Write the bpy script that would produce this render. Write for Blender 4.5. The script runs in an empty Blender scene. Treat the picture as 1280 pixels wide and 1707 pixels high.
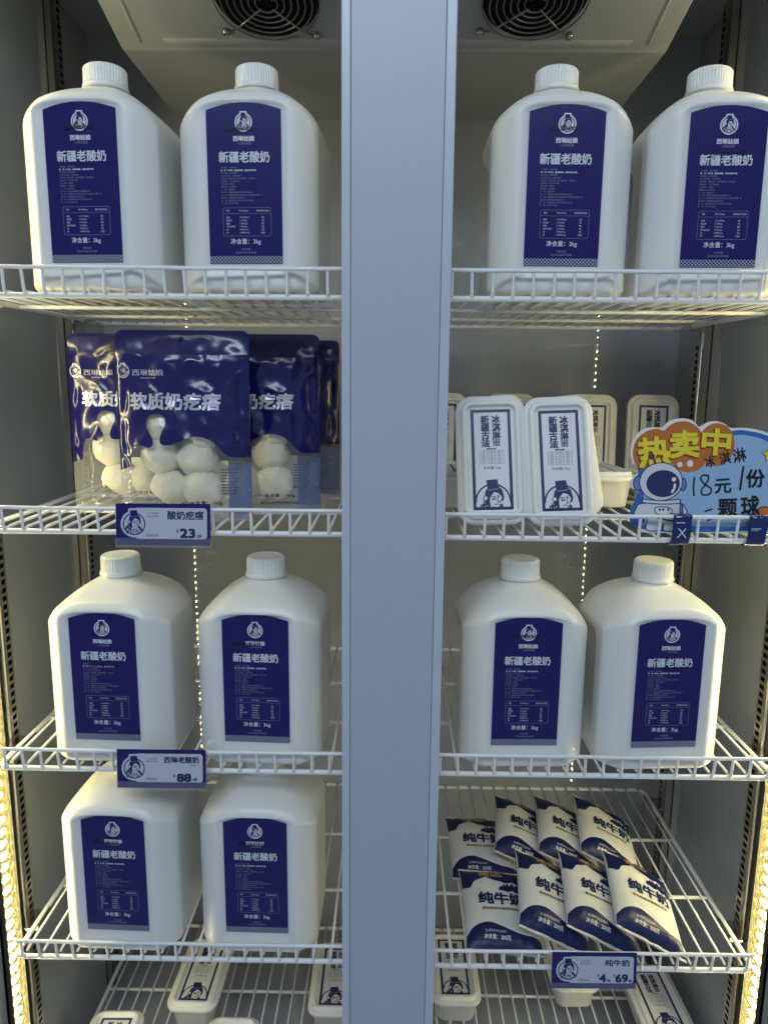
import bpy, bmesh, math, random
from mathutils import Vector, Matrix, noise
from mathutils.geometry import tessellate_polygon, delaunay_2d_cdt
random.seed(7)
SC = bpy.context.scene
COL = SC.collection

# ------------------------------------------------------------------ camera
cd = bpy.data.cameras.new('camera'); cam = bpy.data.objects.new('camera', cd); COL.objects.link(cam)
PITCH, YAW, ROLL, FPX = 0.1785, -0.0103, 0.0096, 1219.5
fw = Vector((math.sin(YAW)*math.cos(PITCH), math.cos(YAW)*math.cos(PITCH), -math.sin(PITCH)))
r0 = Vector((math.cos(YAW), -math.sin(YAW), 0)); u0 = r0.cross(fw)
rt = r0*math.cos(ROLL) + u0*math.sin(ROLL); up = u0*math.cos(ROLL) - r0*math.sin(ROLL)
M = Matrix((rt, up, -fw)).transposed().to_4x4(); M.translation = Vector((0.0055, -0.972, 0.0158))
cam.matrix_world = M
cd.sensor_fit = 'VERTICAL'; cd.sensor_height = 36; cd.lens = FPX/1707*36
cd.clip_start = 0.02; cd.clip_end = 100
SC.camera = cam

# ------------------------------------------------------------------ light
W = bpy.data.worlds.new('World'); SC.world = W; W.use_nodes = True
bgn = W.node_tree.nodes['Background']
bgn.inputs[0].default_value = (0.60, 0.76, 1.0, 1); bgn.inputs[1].default_value = 0.31
def area(name, loc, tgt, sx, sy, power, col):
    l = bpy.data.lights.new(name, 'AREA'); l.shape = 'RECTANGLE'; l.size = sx; l.size_y = sy
    l.energy = power; l.color = col
    o = bpy.data.objects.new(name, l); COL.objects.link(o)
    o.location = loc; o.rotation_euler = (Vector(tgt)-Vector(loc)).to_track_quat('-Z', 'Y').to_euler()
    return o
area('shop_ceiling_light', (-0.5, -2.2, 1.75), (0, 0.0, -0.35), 1.6, 0.6, 27, (0.76, 0.87, 1.0))
area('shop_ceiling_light', (0.9, -2.9, 2.1), (0, 0.0, -0.4), 1.6, 0.6, 17, (0.78, 0.88, 1.0))
SC.view_settings.view_transform = 'Standard'; SC.view_settings.look = 'None'
SC.view_settings.exposure = 0; SC.view_settings.gamma = 1; SC.view_settings.use_curve_mapping = False
SC.render.engine = 'CYCLES'
SC.cycles.use_denoising = True
SC.cycles.max_bounces = 10; SC.cycles.transparent_max_bounces = 24
SC.cycles.sample_clamp_indirect = 4.0

# ------------------------------------------------------------------ materials
def nodes_of(name):
    m = bpy.data.materials.new(name); m.use_nodes = True
    return m, m.node_tree, m.node_tree.nodes['Principled BSDF']
def mat(name, col, rough=0.5, metal=0.0, spec=0.5, coat=0.0, bump=0.0, bscale=200.0, var=0.0, vscale=12.0, rvar=0.0, sss=0.0, stretch=None, coat_rough=0.05):
    m, nt, b = nodes_of(name)
    b.inputs['Base Color'].default_value = (*col, 1); b.inputs['Roughness'].default_value = rough
    b.inputs['Metallic'].default_value = metal; b.inputs['Specular IOR Level'].default_value = spec
    b.inputs['Coat Weight'].default_value = coat; b.inputs['Coat Roughness'].default_value = coat_rough
    if sss:
        b.inputs['Subsurface Weight'].default_value = sss; b.inputs['Subsurface Radius'].default_value = (1, .85, .6)
        b.inputs['Subsurface Scale'].default_value = 0.012
    tc = nt.nodes.new('ShaderNodeTexCoord'); src = tc.outputs['Object']
    if stretch:
        mp = nt.nodes.new('ShaderNodeMapping'); mp.inputs['Scale'].default_value = stretch
        nt.links.new(src, mp.inputs[0]); src = mp.outputs[0]
    if bump:
        n = nt.nodes.new('ShaderNodeTexNoise'); n.inputs['Scale'].default_value = bscale; n.inputs['Detail'].default_value = 4
        nt.links.new(src, n.inputs['Vector'])
        bp = nt.nodes.new('ShaderNodeBump'); bp.inputs['Strength'].default_value = bump; bp.inputs['Distance'].default_value = 0.002
        nt.links.new(n.outputs['Fac'], bp.inputs['Height']); nt.links.new(bp.outputs[0], b.inputs['Normal'])
    if var or rvar:
        n = nt.nodes.new('ShaderNodeTexNoise'); n.inputs['Scale'].default_value = vscale; n.inputs['Detail'].default_value = 6; n.inputs['Roughness'].default_value = .65
        nt.links.new(src, n.inputs['Vector'])
        if var:
            mx = nt.nodes.new('ShaderNodeMix'); mx.data_type = 'RGBA'
            mx.inputs[6].default_value = (*[c*(1-var) for c in col], 1); mx.inputs[7].default_value = (*[min(1, c*(1+var)) for c in col], 1)
            nt.links.new(n.outputs['Fac'], mx.inputs[0]); nt.links.new(mx.outputs[2], b.inputs['Base Color'])
        if rvar:
            mr = nt.nodes.new('ShaderNodeMapRange'); mr.inputs[3].default_value = max(0.02, rough-rvar); mr.inputs[4].default_value = rough+rvar
            nt.links.new(n.outputs['Fac'], mr.inputs[0]); nt.links.new(mr.outputs[0], b.inputs['Roughness'])
    return m
def emit(name, col, s):
    m, nt, b = nodes_of(name); b.inputs['Base Color'].default_value = (*col, 1)
    b.inputs['Emission Color'].default_value = (*col, 1); b.inputs['Emission Strength'].default_value = s
    return m
def film(name, tint, diff, rough=0.08, tr=(1, 1, 1), glow=False):
    m = bpy.data.materials.new(name); m.use_nodes = True; nt = m.node_tree; nt.nodes.clear()
    out = nt.nodes.new('ShaderNodeOutputMaterial')
    t = nt.nodes.new('ShaderNodeBsdfTransparent'); t.inputs[0].default_value = (*tr, 1)
    d = nt.nodes.new('ShaderNodeBsdfTranslucent' if glow else 'ShaderNodeBsdfDiffuse'); d.inputs[0].default_value = (*tint, 1)
    g = nt.nodes.new('ShaderNodeBsdfGlossy'); g.inputs['Roughness'].default_value = rough
    m1 = nt.nodes.new('ShaderNodeMixShader'); m1.inputs[0].default_value = diff
    m2 = nt.nodes.new('ShaderNodeMixShader'); lw = nt.nodes.new('ShaderNodeLayerWeight'); lw.inputs[0].default_value = .5
    pw = nt.nodes.new('ShaderNodeMath'); pw.operation = 'POWER'; pw.inputs[1].default_value = 4
    f = nt.nodes.new('ShaderNodeMath'); f.operation = 'MULTIPLY_ADD'; f.inputs[1].default_value = .6; f.inputs[2].default_value = .04
    nt.links.new(lw.outputs['Facing'], pw.inputs[0]); nt.links.new(pw.outputs[0], f.inputs[0])
    nt.links.new(t.outputs[0], m1.inputs[1]); nt.links.new(d.outputs[0], m1.inputs[2])
    nt.links.new(f.outputs[0], m2.inputs[0]); nt.links.new(m1.outputs[0], m2.inputs[1]); nt.links.new(g.outputs[0], m2.inputs[2])
    nt.links.new(m2.outputs[0], out.inputs[0])
    return m
MAT = dict(
    wall=mat('liner_panel', (.31, .33, .375), .022, bump=.003, bscale=24, var=.06, vscale=5),
    evap=mat('evaporator_plastic', (.36, .375, .40), .42, bump=.03, bscale=500, var=.04),
    post=mat('brushed_post', (.43, .47, .545), .42, metal=.05, bump=.05, bscale=260, var=.05, vscale=220, stretch=(1, 1, .12)),
    trim=mat('post_trim', (.50, .545, .62), .32, metal=.05, bump=.02, bscale=300, var=.03),
    wire=mat('white_coated_wire', (.82, .825, .82), .3, bump=.10, bscale=220, var=.05, vscale=40),
    hdpe=mat('milky_plastic', (.77, .765, .725), .36, bump=.05, bscale=700, var=.03, vscale=9, sss=.3, coat=.12, coat_rough=.3),
    cap=mat('cap_plastic', (.80, .80, .77), .33, bump=.02, bscale=500, sss=.1),
    lblue=mat('label_blue', (.012, .007, .115), .25, spec=.35, coat=.15, bump=.05, bscale=22, coat_rough=.1),
    lwhite=mat('label_white_ink', (.62, .63, .68), .4),
    lgrey=mat('label_pale_ink', (.24, .24, .36), .4),
    black=mat('black_stamp_ink', (.004, .004, .006), .5),
    bag=mat('blue_foil', (.0075, .005, .094), .22, spec=.5, coat=.3, bump=.10, bscale=90, coat_rough=.08),
    bagw=mat('silver_ink', (.55, .56, .64), .3, metal=.3),
    bagback=film('blue_back_film', (.05, .10, .34), .80, .2, (.4, .5, .9)),
    win=film('clear_film', (.85, .85, .8), .12, .10),
    curd=mat('milk_curd', (.82, .77, .58), .75, bump=1.0, bscale=110, var=.08, vscale=60, sss=.15),
    tub=mat('tub_plastic', (.77, .765, .74), .36, bump=.02, bscale=700),
    paper=mat('paper_label', (.74, .745, .77), .45, bump=.01, bscale=300),
    navy=mat('navy_ink', (.012, .012, .095), .38),
    tagblue=mat('tag_blue', (.014, .010, .12), .25, spec=.35, coat=.15),
    tagwhite=mat('tag_white', (.50, .525, .60), .3, coat=.4, var=.02),
    tagclear=film('tag_holder_film', (.9, .9, .9), .04, .1),
    pouch=mat('pouch_white', (.70, .685, .63), .40, bump=.06, bscale=55, var=.04, vscale=30),
    pnavy=mat('pouch_navy', (.008, .013, .075), .38, spec=.35, bump=.05, bscale=60),
    pgold=mat('pouch_gold', (.50, .30, .09), .35, metal=.3),
    pbrown=mat('pouch_brown', (.16, .09, .03), .5),
    chrome=mat('galvanised_rail', (.62, .58, .50), .24, metal=1, bump=.25, bscale=40, rvar=.1, vscale=30),
    dark=mat('slot_shade', (.012, .012, .012), .7),
    fan=mat('fan_shade_black', (.002, .002, .002), .6, spec=.2),
    fwire=mat('grille_steel_wire', (.30, .30, .30), .3, metal=.9),
    steel=mat('zinc_steel', (.55, .54, .52), .25, metal=1, bump=.1, bscale=60),
    ledbase=mat('strip_channel', (.045, .040, .028), .35, bump=.15, bscale=250),
    led=emit('warm_diode', (1.0, .875, .42), 175),
    ledcover=film('ribbed_cover', (1, .88, .45), .032, .12, glow=True),
    orange=mat('sign_orange', (.50, .15, .025), .45), yellow=mat('sign_yellow', (.80, .66, .03), .4),
    maroon=mat('sign_maroon', (.22, .03, .01), .45), sky=mat('sign_pale_blue', (.30, .46, .66), .45),
    royal=mat('sign_royal_blue', (.03, .13, .42), .45), swhite=mat('sign_white', (.76, .76, .74), .45),
    suit=mat('sign_suit_grey', (.64, .65, .67), .45), ink=mat('marker_ink', (.008, .008, .009), .35),
    visor=mat('sign_visor', (.025, .025, .12), .45), midblue=mat('sign_mid_blue', (.10, .22, .48), .45),
    tape=mat('blue_tape', (.012, .025, .12), .22, bump=.3, bscale=90), tapew=mat('tape_print', (.55, .62, .78), .4),
)

def add_seam(m):
    nt = m.node_tree; b = nt.nodes['Principled BSDF']
    tc = nt.nodes.new('ShaderNodeTexCoord'); sx = nt.nodes.new('ShaderNodeSeparateXYZ'); nt.links.new(tc.outputs['Object'], sx.inputs[0])
    ab = nt.nodes.new('ShaderNodeMath'); ab.operation = 'ABSOLUTE'; nt.links.new(sx.outputs[1], ab.inputs[0])
    mr = nt.nodes.new('ShaderNodeMapRange'); mr.inputs[1].default_value = .0009; mr.inputs[2].default_value = .0001; nt.links.new(ab.outputs[0], mr.inputs[0])
    bp = nt.nodes.new('ShaderNodeBump'); bp.inputs['Strength'].default_value = .7; bp.inputs['Distance'].default_value = .0006
    nt.links.new(mr.outputs[0], bp.inputs['Height'])
    old = b.inputs['Normal'].links[0].from_socket; nt.links.new(old, bp.inputs['Normal']); nt.links.new(bp.outputs[0], b.inputs['Normal'])
add_seam(MAT['hdpe'])
# ------------------------------------------------------------------ builders
class MB:
    def __init__(s): s.v = []; s.f = []; s.m = []; s.s = []
    def add(s, vs, fs, m=0, smooth=False):
        o = len(s.v); s.v += [tuple(v) for v in vs]
        for f in fs: s.f.append(tuple(i+o for i in f)); s.m.append(m); s.s.append(smooth)
    def box(s, x0, x1, y0, y1, z0, z1, m=0):
        s.add([(x, y, z) for z in (z0, z1) for y in (y0, y1) for x in (x0, x1)],
              [(0, 2, 3, 1), (4, 5, 7, 6), (0, 1, 5, 4), (2, 6, 7, 3), (0, 4, 6, 2), (1, 3, 7, 5)], m)
    def tube(s, path, r, n=8, m=0, caps=True, closed=False):
        P = [Vector(p) for p in path]; rings = []; N = len(P); prev = None
        for i, p in enumerate(P):
            if closed: t = P[(i+1) % N]-P[i-1]
            else: t = P[min(i+1, N-1)]-P[max(i-1, 0)]
            t.normalize()
            if prev is None:
                a = Vector((0, 0, 1)) if abs(t.z) < .9 else Vector((1, 0, 0)); n1 = t.cross(a).normalized()
            else: n1 = (prev - t*prev.dot(t)).normalized()
            prev = n1; n2 = t.cross(n1)
            rings.append([p + (n1*math.cos(2*math.pi*k/n)+n2*math.sin(2*math.pi*k/n))*r for k in range(n)])
        s.loft(rings, m, True, caps and not closed, closed)
    def loft(s, rings, m=0, smooth=True, caps=True, closed=False):
        n = len(rings[0]); vs = [v for r in rings for v in r]; fs = []
        R = len(rings)
        for i in range(R if closed else R-1):
            for k in range(n):
                a = i*n+k; b = i*n+(k+1) % n; c = ((i+1) % R)*n+(k+1) % n; d = ((i+1) % R)*n+k
                fs.append((a, b, c, d))
        s.add(vs, fs, m, smooth)
        if caps: s.add(rings[0], [tuple(range(n))[::-1]], m); s.add(rings[-1], [tuple(range(n))], m)
    def build(s, name, mats, parent=None, flipcheck=True, bevel=0):
        me = bpy.data.meshes.new(name); me.from_pydata(s.v, [], s.f); 
        for i, p in enumerate(me.polygons): p.material_index = s.m[i]; p.use_smooth = s.s[i]
        for k in (mats if isinstance(mats, (list, tuple)) else [mats]): me.materials.append(MAT[k])
        if flipcheck:
            bm = bmesh.new(); bm.from_mesh(me); bmesh.ops.remove_doubles(bm, verts=bm.verts, dist=1e-6)
            bmesh.ops.recalc_face_normals(bm, faces=bm.faces); bm.to_mesh(me); bm.free()
        o = bpy.data.objects.new(name, me); COL.objects.link(o)
        if parent: o.parent = parent
        if bevel:
            md = o.modifiers.new('bevel', 'BEVEL'); md.width = bevel; md.segments = 2; md.limit_method = 'ANGLE'
        return o
def thing(name, label, cat, loc=(0, 0, 0), rot=(0, 0, 0), group=None):
    o = bpy.data.objects.new(name, None); COL.objects.link(o); o.location = loc; o.rotation_euler = rot
    o.empty_display_size = .02
    return tag(o, label, cat, group)
def tag(o, label, cat, group=None):
    o['label'] = label; o['category'] = cat
    if group: o['group'] = group
    return o
KIDS = {}
def copy_tree(o, parent=None):
    c = o.copy(); COL.objects.link(c)
    if parent: c.parent = parent
    for ch in list(o.children): copy_tree(ch, c)
    return c
def place(proto, used, loc, rot, label, group=None):
    o = proto if not used else copy_tree(proto)
    o.location = loc; o.rotation_euler = rot; o['label'] = label
    if group: o['group'] = group
    return o
def ss(a, b, x):
    t = max(0., min(1., (x-a)/(b-a))); return t*t*(3-2*t)
def rrect(w, l, r, n=6, cx=0, cy=0):
    pts = []
    for sx, sy, a0 in ((1, 1, 0), (-1, 1, 90), (-1, -1, 180), (1, -1, 270)):
        for k in range(n+1):
            a = math.radians(a0+90*k/n); pts.append((cx+sx*(w/2-r)+r*math.cos(a), cy+sy*(l/2-r)+r*math.sin(a)))
    return pts
def circ(cx, cy, r, n=28, ry=None, a0=0, a1=360):
    ry = ry or r
    return [(cx+r*math.cos(math.radians(a0+(a1-a0)*k/n)), cy+ry*math.sin(math.radians(a0+(a1-a0)*k/n))) for k in range(n if a1-a0 == 360 else n+1)]

# ---- flat artwork: list of (points2d, faces, ink, layer)
_g = {}
def glyphs(s):
    if s in _g: return _g[s]
    c = bpy.data.curves.new('t', 'FONT'); c.body = s; c.resolution_u = 3 if len(s) < 9 else 2
    o = bpy.data.objects.new('t', c); COL.objects.link(o); bpy.context.view_layer.update()
    me = bpy.data.meshes.new_from_object(o.evaluated_get(bpy.context.evaluated_depsgraph_get()))
    vs = [(v.co.x, v.co.y) for v in me.vertices]; fs = [tuple(p.vertices) for p in me.polygons]
    bpy.data.objects.remove(o); bpy.data.curves.remove(c); bpy.data.meshes.remove(me)
    _g[s] = (vs, fs); return _g[s]
class Art:
    def __init__(s): s.it = []
    def text(s, t, cx, cy, w, ink, h=None, bold=0.0, rot=0.0, layer=1, left=False, skew=0.0):
        vs, fs = glyphs(t)
        x0 = min(v[0] for v in vs); x1 = max(v[0] for v in vs); y0 = min(v[1] for v in vs); y1 = max(v[1] for v in vs)
        kx = w/(x1-x0); ky = h/(y1-y0) if h else kx
        if left: cx = cx+w/2
        ca, sa = math.cos(rot), math.sin(rot); pts = []
        for v in vs:
            x = (v[0]-(x0+x1)/2)*kx; y = (v[1]-(y0+y1)/2)*ky; x += skew*y
            pts.append((cx+x*ca-y*sa, cy+x*sa+y*ca))
        offs = [(0, 0)] + ([(bold, bold), (-bold, bold), (bold, -bold), (-bold, -bold)] if bold else [])
        for i, (dx, dy) in enumerate(offs): s.it.append(([(x+dx, y+dy) for x, y in pts], fs, ink, layer+i*.13))
    def col(s, t, cx, ytop, ch, ink, bold=0.0, pitch=1.12, layer=1):
        for i, c in enumerate(t): s.text(c, cx, ytop-ch*(.5+i*pitch), ch, ink, ch, bold, layer=layer)
    def poly(s, loop, ink, layer=1, holes=(), grid=None):
        loops = [loop]+list(holes)
        if grid:
            s.it.append(cdt_fill(loops, grid)+(ink, layer)); return
        tr = tessellate_polygon([[Vector((x, y, 0)) for x, y in l] for l in loops])
        s.it.append(([p for l in loops for p in l], [tuple(t) for t in tr], ink, layer))
    def rect(s, x0, x1, y0, y1, ink, layer=1, grid=None): s.poly([(x0, y0), (x1, y0), (x1, y1), (x0, y1)], ink, layer, grid=grid)
    def ring(s, cx, cy, r, w, ink, layer=1, n=36, a0=0, a1=360):
        if a1-a0 == 360: s.poly(circ(cx, cy, r, n), ink, layer, [circ(cx, cy, r-w, n)[::-1]])
        else: s.stroke(circ(cx, cy, r-w/2, n, None, a0, a1), w, ink, layer)
    def stroke(s, pts, w, ink, layer=1, closed=False):
        n = len(pts); L = []; R = []
        for i in range(n):
            a = pts[i-1] if (i or closed) else pts[0]; b = pts[(i+1) % n] if (i < n-1 or closed) else pts[-1]
            dx, dy = b[0]-a[0], b[1]-a[1]; d = math.hypot(dx, dy) or 1; nx, ny = -dy/d*w/2, dx/d*w/2
            L.append((pts[i][0]+nx, pts[i][1]+ny)); R.append((pts[i][0]-nx, pts[i][1]-ny))
        m = n if closed else n-1
        s.it.append((L+R, [(i, (i+1) % n, n+(i+1) % n, n+i) for i in range(m)], ink, layer))
        if not closed and w > 0:
            for p in (pts[0], pts[-1]): s.poly(circ(p[0], p[1], w/2, 10), ink, layer+.05)
    def merge(s, o, dx=0, dy=0, k=1.0, inkmap=None, dl=0):
        for p, f, ink, l in o.it: s.it.append(([(dx+x*k, dy+y*k) for x, y in p], f, (inkmap or {}).get(ink, ink), l+dl))
    def onto(s, mb, mp, inks, dz=.00012):
        for p, f, ink, l in s.it: mb.add([mp(x, y, l*dz) for x, y in p], f, inks.index(ink))
def inside(loops, x, y):
    c = False
    for l in loops:
        j = len(l)-1
        for i in range(len(l)):
            if (l[i][1] > y) != (l[j][1] > y) and x < (l[j][0]-l[i][0])*(y-l[i][1])/(l[j][1]-l[i][1])+l[i][0]: c = not c
            j = i
    return c
def cdt_fill(loops, step):
    co = []; ed = []
    for l in loops:
        pts = []
        for i in range(len(l)):
            a, b = l[i], l[(i+1) % len(l)]; d = math.hypot(b[0]-a[0], b[1]-a[1]); k = max(1, int(d/step))
            pts += [(a[0]+(b[0]-a[0])*j/k, a[1]+(b[1]-a[1])*j/k) for j in range(k)]
        o = len(co); co += pts; ed += [(o+i, o+(i+1) % len(pts)) for i in range(len(pts))]
    xs = [c[0] for l in loops for c in l]; ys = [c[1] for l in loops for c in l]
    nx = int((max(xs)-min(xs))/step); ny = int((max(ys)-min(ys))/step)
    for i in range(1, nx+1):
        for j in range(1, ny+1):
            x = min(xs)+(i+.13*(j % 2))*step; y = min(ys)+j*step+.0001
            if inside(loops, x, y): co.append((x, y))
    r = delaunay_2d_cdt([Vector(c) for c in co], ed, [], 0, 1e-6)
    V = [(v.x, v.y) for v in r[0]]; F = []
    for f in r[2]:
        cx = sum(V[i][0] for i in f)/len(f); cy = sum(V[i][1] for i in f)/len(f)
        if inside(loops, cx, cy): F.append(tuple(f))
    return V, F
def smooth_loop(pts, n=6, closed=True):
    out = []; N = len(pts)
    for i in range(N if closed else N-1):
        p0 = pts[(i-1) % N] if closed or i else pts[0]; p1 = pts[i]; p2 = pts[(i+1) % N]; p3 = pts[(i+2) % N] if closed or i+2 < N else pts[-1]
        for k in range(n):
            t = k/n
            out.append(tuple(.5*((2*p1[j])+(-p0[j]+p2[j])*t+(2*p0[j]-5*p1[j]+4*p2[j]-p3[j])*t*t+(-p0[j]+3*p1[j]-3*p2[j]+p3[j])*t**3) for j in (0, 1)))
    if not closed: out.append(pts[-1])
    return out

# emblem: girl in a tall hat with braids inside a ring (unit radius), inks 'P' plate and 'D' drawing
def emblem(half=False, plate=True):
    a = Art()
    if plate and not half:
        a.poly(circ(0, 0, 1.2, 40), 'P', 0); a.poly([(-.55, .8), (-.5, 1.32), (-.4, 1.4), (.42, 1.4), (.5, 1.32), (.55, .8)], 'P', .1)
    if half: a.ring(0, 0, 1.0, .09, 'D', .3, 30, 0, 180)
    else: a.ring(0, 0, 1.0, .1, 'D', .3)
    a.poly([(-.36, 1.2), (.26, 1.24), (.36, .72), (-.30, .66)], 'D', 1)
    a.poly(smooth_loop([(-.3, .72), (.36, .78), (.55, .5), (.6, .18), (.5, -.02), (.4, .3), (.1, .45), (-.12, .3), (-.2, .0), (-.16, -.28), (-.36, -.3), (-.42, .1), (-.45, .42)], 4), 'D', .9)
    for i in range(7): a.rect(-.26+i*.09, -.22+i*.09, .60+i*.012, .64+i*.012, 'P', 1.4)
    a.poly(smooth_loop([(.08, .5), (.32, .42), (.48, .2), (.44, -.1), (.3, -.28), (.1, -.32), (-.1, -.16), (-.18, .08), (-.1, .3)], 4), 'P', 1.6)
    a.poly(smooth_loop([(-.16, .3), (-.04, .4), (.05, .52), (.2, .5), (.1, .62), (-.15, .6), (-.3, .3), (-.28, -.05), (-.2, -.1)], 4), 'D', 1.8)
    a.poly(circ(.04, .12, .11, 12, .075), 'D', 2); a.poly(circ(.05, .12, .035, 8), 'P', 2.2)
    a.stroke([(-.1, .24), (.03, .27), (.15, .22)], .05, 'D', 2)
    a.stroke(smooth_loop([(.32, .34), (.24, .1), (.3, -.04), (.22, -.08)], 4, False), .045, 'D', 2)
    a.stroke(circ(.36, .1, .12, 14, .14, 90, 380), .04, 'D', 2)
    a.stroke([(.06, -.16), (.16, -.19), (.24, -.15)], .05, 'D', 2)
    a.poly(circ(.22, .32, .03, 8), 'D', 2)
    a.poly(circ(-.42, .18, .15, 14), 'P', 2); a.ring(-.42, .18, .15, .045, 'D', 2.2, 14)
    for x, y, r in ((-.44, -.1, .13), (-.6, -.28, .14), (-.78, -.46, .13), (-.3, -.24, .13), (-.38, -.46, .14), (.42, -.26, .12), (.55, -.42, .13), (.7, -.58, .13), (-.62, -.7, .13)):
        if half and y < -.32: continue
        a.poly(circ(x, y, r, 12), 'D', 2.4); a.rect(x-.05, x-.015, y-.04, y+.04, 'P', 2.6)
    a.stroke([(-.02, -.3), (-.04, -.5)], .045, 'D', 1.5); a.stroke([(.2, -.33), (.22, -.5)], .045, 'D', 1.5)
    if not half:
        a.ring(.05, -.95, .46, .07, 'D', 2.5, 20, 12, 168); a.ring(.05, -.95, .28, .06, 'D', 2.5, 16, 10, 170)
        a.stroke([(-.45, -.56), (-.62, -.86)], .06, 'D', 2.5)
    return a
EMB = emblem(); EMBH = emblem(True)

# ================================================================== fridge
FR = thing('display_fridge', 'white two bay upright display fridge with wide grey blue centre post and lit side strips', 'fridge', (0, 0, -1.3))
def part(mb, name, mats, parent=FR, bevel=0, off=(0, 0, 1.3)):
    o = mb.build(name, mats, parent, bevel=bevel); o.location = off; return o
XW, YB, ZC, ZF = .60, .596, .674, -1.285
m = MB(); m.box(-XW-.05, XW+.05, YB, YB+.05, ZF-.05, ZC+.05); part(m, 'back_panel', 'wall')
for s in (-1, 1):
    m = MB(); x0, x1 = sorted((s*XW, s*(XW+.05))); m.box(x0, x1, -.05, YB-.001, ZF-.05, ZC+.05); part(m, 'side_panel', 'wall')
m = MB(); m.box(-XW+.001, XW-.001, -.05, YB-.001, ZC, ZC+.05); part(m, 'ceiling_panel', 'wall')
m = MB(); m.box(-XW+.001, XW-.001, -.05, YB-.001, ZF-.05, ZF); part(m, 'floor_panel', 'wall')
m = MB(); m.box(-.0465, .0615, -.0600, -.02, ZF-.03, ZC+.05); post = part(m, 'centre_post', 'post', bevel=.0008)
for x0, x1 in ((-.0572, -.0467), (.0617, .0735)):
    m = MB(); m.box(x0, x1, -.0625, -.018, ZF-.03, ZC+.05); o = m.build('edge_trim', 'trim', post, bevel=.0012)
# front frames that carry the light strips
def strip(s):
    X = s*.588; Y0, Y1 = .012, .057
    m = MB(); xi = X - s*.004
    m.box(min(X, xi), max(X, xi), Y0, Y1, ZF, ZC)
    for y in (Y0, Y1-.0016): m.box(min(X, X-s*.010), max(X, X-s*.010), y, y+.0016, ZF, ZC)
    st = part(m, 'light_strip', 'ledbase')
    d = MB(); z = ZF+.02; yc = (Y0+Y1)/2
    while z < ZC-.02:
        x0, x1 = sorted((X-s*.0042, X-s*.0056)); d.box(x0, x1, yc-.0075, yc+.0075, z-.0022, z+.0022); z += .0198
    d.build('diode_row', 'led', st)
    c = MB(); N = 10; prof = []
    for k in range(N+1):
        a = math.pi*k/N; prof.append((X-s*(.006+.008*math.sin(a)), yc-math.cos(a)*(Y1-Y0-.004)/2))
    zs = []; z = ZF+.005
    while z < ZC-.005: zs.append(z); z += .0042
    vs = []; fs = []
    for i, z in enumerate(zs):
        w = .0007*(i % 2)
        vs += [(x-s*w*math.sin(math.pi*k/N), y, z) for k, (x, y) in enumerate(prof)]
    n = N+1
    for i in range(len(zs)-1):
        for k in range(N): fs.append((i*n+k, i*n+k+1, (i+1)*n+k+1, (i+1)*n+k))
    c.add(vs, fs, 0, False); c.build('ribbed_cover', 'ledcover', st)
for s in (-1, 1): strip(s)
for s in (-1, 1):
    m = MB(); x0, x1 = sorted((s*.5882, s*(XW-.0002))); m.box(x0, x1, -.049, .0635, ZF+.001, ZC-.001); part(m, 'side_jamb', 'wall', bevel=.002)
# slotted shelf rails
def rail(s, y0, y1, xin):
    m = MB(); X = s*XW; xi = s*xin
    def bx(xa, xb, ya, yb, za, zb, mm=0): m.box(min(xa, xb), max(xa, xb), ya, yb, za, zb, mm)
    yw = y0+(y1-y0)*.58
    m.tube([(xi, y0+.004, ZF), (xi, y0+.004, ZC)], .0042, 10)
    bx(X, xi, y0+.001, y0+.0055, ZF, ZC); bx(X, xi, y1-.002, y1, ZF, ZC); bx(X, X-s*.0015, y0, y1, ZF, ZC, 1)  # last box: dark backing sheet, paints the shade seen through the slots
    bx(xi, xi-s*-.0012, y0+.006, yw-.004, ZF, ZC)
    bx(xi, xi-s*-.0012, yw-.004, yw-.001, ZF, ZC); bx(xi, xi-s*-.0012, y1-.0045, y1-.002, ZF, ZC)
    z = ZF
    while z < ZC-.013: bx(xi, xi-s*-.0012, yw-.001, y1-.0045, z, z+.0052); z += .0128
    part(m, 'slotted_rail', ['chrome', 'dark'])
rail(-1, .066, .100, .579); rail(1, .070, .106, .578); rail(-1, .405, .440, .585); rail(1, .435, .468, .582)
# evaporator housing
EV = thing('x', 'x', 'x'); bpy.data.objects.remove(EV)
def zpl(y): return .53+.28*(.297-y)
m = MB()
secs = [(-.432, 0), (-.428, .004), (.428, .004), (.432, 0)]
prof = [(.03, ZC-.001), (.03, zpl(.03)+.012), (.036, zpl(.036)), (.285, zpl(.285)), (.293, zpl(.293)), (.300, .5285), (.32, .528), (YB-.001, .5245), (YB-.001, ZC-.001)]
rings = []
for x, ins in secs:
    rings.append([(x, y, z+(ins*-1+.004 if z < ZC-.01 else 0)) for y, z in prof])
m.loft(rings, 0, False); EVO = part(m, 'evaporator_housing', 'evap')
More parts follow.
